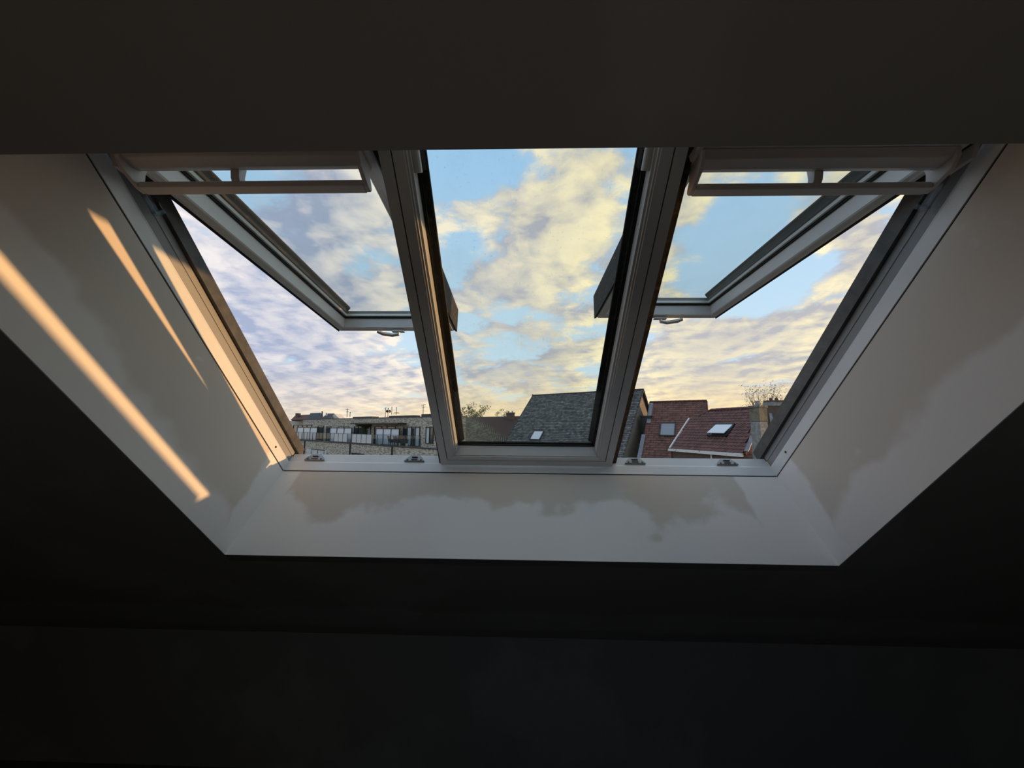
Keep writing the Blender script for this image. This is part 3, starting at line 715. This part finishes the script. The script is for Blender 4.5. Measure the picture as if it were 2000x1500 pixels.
for i, (x_, rz_) in enumerate(((1248, 2.9), (1315, 3.2), (1385, 3.6))):
    c = wicker(terr(x_, -.48), fz+rz_); tag(c, LB[i], 'chair', 'wicker chairs on the terrace')
PL = ['round white flowerpot at the foot of the terrace screens', 'white flowerpot on the terrace between two wicker chairs', 'white flowerpot on the terrace under the third wicker chair']
for i, x_ in enumerate((1118, 1340, 1412)):
    b_ = terr(x_, -.22); t = MB().tube([(0, 0, 0), (0, 0, .28), (0, 0, .30), (0, 0, .22)], [.11, .16, .15, .12], 10).build('flowerpot', M['pot']); t.location = b_
    tag(t, PL[i], 'flowerpot', 'white pots on the terrace')

def leaves(cloud, size, mat, name, parent, kind=True):
    mb = MB()
    for p in cloud:
        a = Vector((random.gauss(0, 1), random.gauss(0, 1), random.gauss(0, 1))).normalized(); b = a.orthogonal().normalized(); s_ = size*random.uniform(.6, 1.3)
        q = Vector(p); c = a.cross(b)*s_*.12
        mb.add([q-a*s_, q+b*s_*.42+c, q+a*s_, q-b*s_*.42+c], [(0, 1, 2), (0, 2, 3)], random.random())
    o = mb.build(name, mat, parent)
    if kind: o['kind'] = 'stuff'
    return o
def blob(c, r, n, flat=1.0):
    out = []
    while len(out) < n:
        v = Vector((random.uniform(-1, 1), random.uniform(-1, 1), random.uniform(-1, 1)))
        if v.length < 1: out.append(Vector(c)+Vector((v.x*r, v.y*r, v.z*r*flat)))
    return out
# climbing shrub under the canopy
pt = terr(950, -1.45); sb = empty('terrace_shrub', pt); tag(sb, 'bushy green shrub in a tub beneath the terrace canopy', 'shrub')
MB().box(-.35, .35, -.3, .3, 0, .5).build('tub', M['wicker'], sb, bevel=.02)
MB().tube([(0, 0, .45), (.05, 0, 1.2), (-.05, 0, 1.9)], [.05, .04, .02], 6).build('stem', M['bark'], sb)
cl_pts = blob((0, 0, 2.05), .55, 420, .6)+blob((-.9, .1, 2.3), .45, 260, .5)+blob((.8, .1, 2.25), .5, 260, .45)+blob((0, 0, 1.35), .42, 300, 1.1)
leaves(cl_pts, .085, M['leaf'], 'foliage', sb)

# rooftop aerials
def aerial(px, h, bars, label, Y=44):
    b_ = at_y(px, 815, Y); zt = ztop+GZ+(-.08 if px < 760 else .23)
    t = empty('rooftop_aerial', (b_.x, b_.y, zt))
    MB().tube([(0, 0, 0), (0, 0, h)], .035, 6).build('mast', M['dark_metal'], t)
    for (zz, ln) in bars: MB().tube([(-ln, 0, zz), (ln, 0, zz+.05)], .025, 5).build('crossbar', M['dark_metal'], t)
    if 'dish' in label:
        MB().tube([(.10, -.1, h*.6), (.28, -.22, h*.62)], [.03, .17], 12).build('dish', M['dark_metal'], t)
    return tag(t, label, 'aerial', 'aerials on the flat roof')
aerial(677.7, 1.0, [(.85, .22), (.60, .16)], 'thin rooftop aerial alone to the left of the aerial cluster')
aerial(683.5, .6, [(.5, .06)], 'short stub of an aerial right beside the lone left aerial')
aerial(752.5, 1.15, [(1.1, .14), (.9, .05)], 'first mast of the aerial cluster above the terrace, left of the dish')
aerial(757.5, 1.15, [(1.0, .10)], 'aerial with a small dish in the cluster above the terrace')
aerial(764.5, .95, [(.9, .06)], 'plain tall mast in the middle of the aerial cluster')
aerial(773.5, .95, [(.25, .30), (.12, .4)], 'dark mast on a tripod foot at the right end of the aerial cluster')
aerial(826, 1.05, [(1.0, .26), (.7, .12)], 'T-shaped rooftop aerial beside the dark window post', 41)

# far house above the left end of the flats
fa = at_y(606, 822, 95); inv_ = Vector((fa.x, fa.y, GZ)); fh = empty('far_house', inv_); tag(fh, 'distant house with dark hipped roofs and one white gable', 'house')
def fpt(px, py, Y=95): return at_y(px, py, Y)-inv_
def solid(name, pl, dep, mat): return MB().prism([fpt(*p) for p in pl], Vector((-.2, dep, 0))).build(name, mat, fh)
def wedge(name, pl, dep, mat):   # eaves forward, ridge behind
    a = [fpt(pl[0][0], pl[0][1], 93), fpt(pl[1][0], pl[1][1], 93), fpt(pl[2][0], pl[2][1], 97), fpt(pl[3][0], pl[3][1], 97)]
    return MB().prism(a, Vector((0, .8, -.3))).build(name, mat, fh)
M['far_red'] = material('distant_red_roof', (.10, .045, .035), .8)
M['far_slate'] = material('distant_slate', (.035, .037, .045), .7)
wedge('red_roof', [(568, 820), (603, 819), (606, 809.5), (577, 811)], 3, M['far_red'])
wedge('slate_roof', [(600, 819), (630, 818), (626, 806), (606, 807)], 3, M['far_slate'])
wedge('slate_roof', [(626, 818), (646, 817), (653, 807.5), (640, 807.5)], 3, M['far_slate'])
solid('white_gable', [(644, 818), (662, 817), (653, 808)], 4, M['white_paint'])
solid('chimney', [(577, 812), (584.5, 812), (584.5, 807), (577, 807)], 1, M['brick_dark'])
solid('white_chimney', [(636, 816), (639, 816), (639, 806.5), (636, 806.5)], .6, M['white_paint'])
solid('chimney', [(628, 813), (630, 813), (630, 803), (628, 803)], .5, M['far_slate'])
MB().box(-8, 4, 1, 8, 0, fpt(600, 822).z).build('wall', M['white_paint'], fh)

# mossy low roof left of the slate house, with pots, seen through dusty glass
m0, m1, m2, m3 = at_y(895, 868, 50), at_y(1016, 868, 50), at_y(1030, 812, 60), at_y(890, 815, 60)
inv_ = Vector((m0.x, m0.y, GZ)); mh = empty('mossy_roofed_house', inv_); tag(mh, 'low house with a lichen-brown roof left of the tall slate roof', 'house')
e = (m1-m0); e.z = 0; e.normalize(); n = (m1-m0).cross(m3-m0).normalized(); n = n if n.z > 0 else -n
M['moss'] = material('lichen_tile', (.16, .13, .09), .95, var=(.09, .085, .05), scale=1.6, detail=8, lo=.42, hi=.6, tint=.4)
roof_face(mh, 'roof_tiles', [L(m0), L(m1), L(m2), L(m3)], e, n, .3, .36, M['moss'], M['tile_deck'], wave=.04)
MB().prism([L(m0)-n*.1, L(m1)-n*.1, Vector((L(m1).x, L(m1).y, 0)), Vector((L(m0).x, L(m0).y, 0))], Vector((0, .3, 0))).build('wall', M['brick_dark'], mh)
xc, yc = Vector((1, 0, 0)), Vector((0, 1, 0))
cc = L(at_y(997, 813, 59.0))
chimney(cc, 1.35, 1.0, [(-1.5, .45, 1, 'brick_dark'), (.45, .60, 1.12, 'chim')], mh, pots=(-.3, .3))

def tree(name, base, h, spread, nb, nl, lf, mat, label, seed, flat=.9):
    random.seed(seed); t = empty(name, base); tag(t, label, 'tree')
    br = MB(); tips = []
    br.tube([(0, 0, 0), (.05, 0, h*.35), (0, .05, h*.62)], [spread*.06, spread*.045, spread*.03], 7); br.build('trunk', M['bark'], t)
    br = MB()
    for i in range(nb):
        a = i*2.4+random.uniform(-.4, .4); z0 = h*random.uniform(.38, .62); rr_ = spread*random.uniform(.45, 1)
        end = Vector((math.cos(a)*rr_, math.sin(a)*rr_, h*random.uniform(.70, 1.0))); st = Vector((0, 0, z0)); md = st.lerp(end, .55)+Vector((0, 0, h*.04))
        br.tube([st, md, end], [.05, .03, .01], 4)
        for k in range(3):
            e2 = md.lerp(end, random.random())+Vector((random.gauss(0, .28), random.gauss(0, .28), random.uniform(-.05, .5)))*spread*.5; br.tube([md.lerp(end, .3), e2], [.02, .008], 3); tips.append(e2)
        tips.append(end)
    b_ = br.build('branches', M['bark'], t); b_['kind'] = 'stuff'
    pts = []
    for i in range(nl):
        q = random.choice(tips); pts.append(q+Vector((random.gauss(0, 1), random.gauss(0, 1), random.gauss(0, flat)))*spread*.13)
    leaves(pts, lf, mat, 'foliage', t)
    return t
b_ = at_y(1496, 800, 58); tree('autumn_tree', (b_.x, b_.y, GZ), b_.z-GZ+3.8, 3.4, 30, 1500, .13, M['leaf_dry'], 'thin half-bare autumn tree behind the chimneys', 3)
b_ = at_y(927, 810, 66); tree('leafy_tree', (b_.x, b_.y, GZ), b_.z-GZ+1.7, 2.6, 26, 1700, .15, M['leaf'], 'broad green tree beyond the lichen-brown roof', 5, .5)
b_ = at_y(978, 812, 72); tree('leafy_tree', (b_.x, b_.y, GZ), b_.z-GZ+1.1, 1.7, 16, 800, .14, M['leaf'], 'small green tree just left of the paired chimney pots', 8, .5)
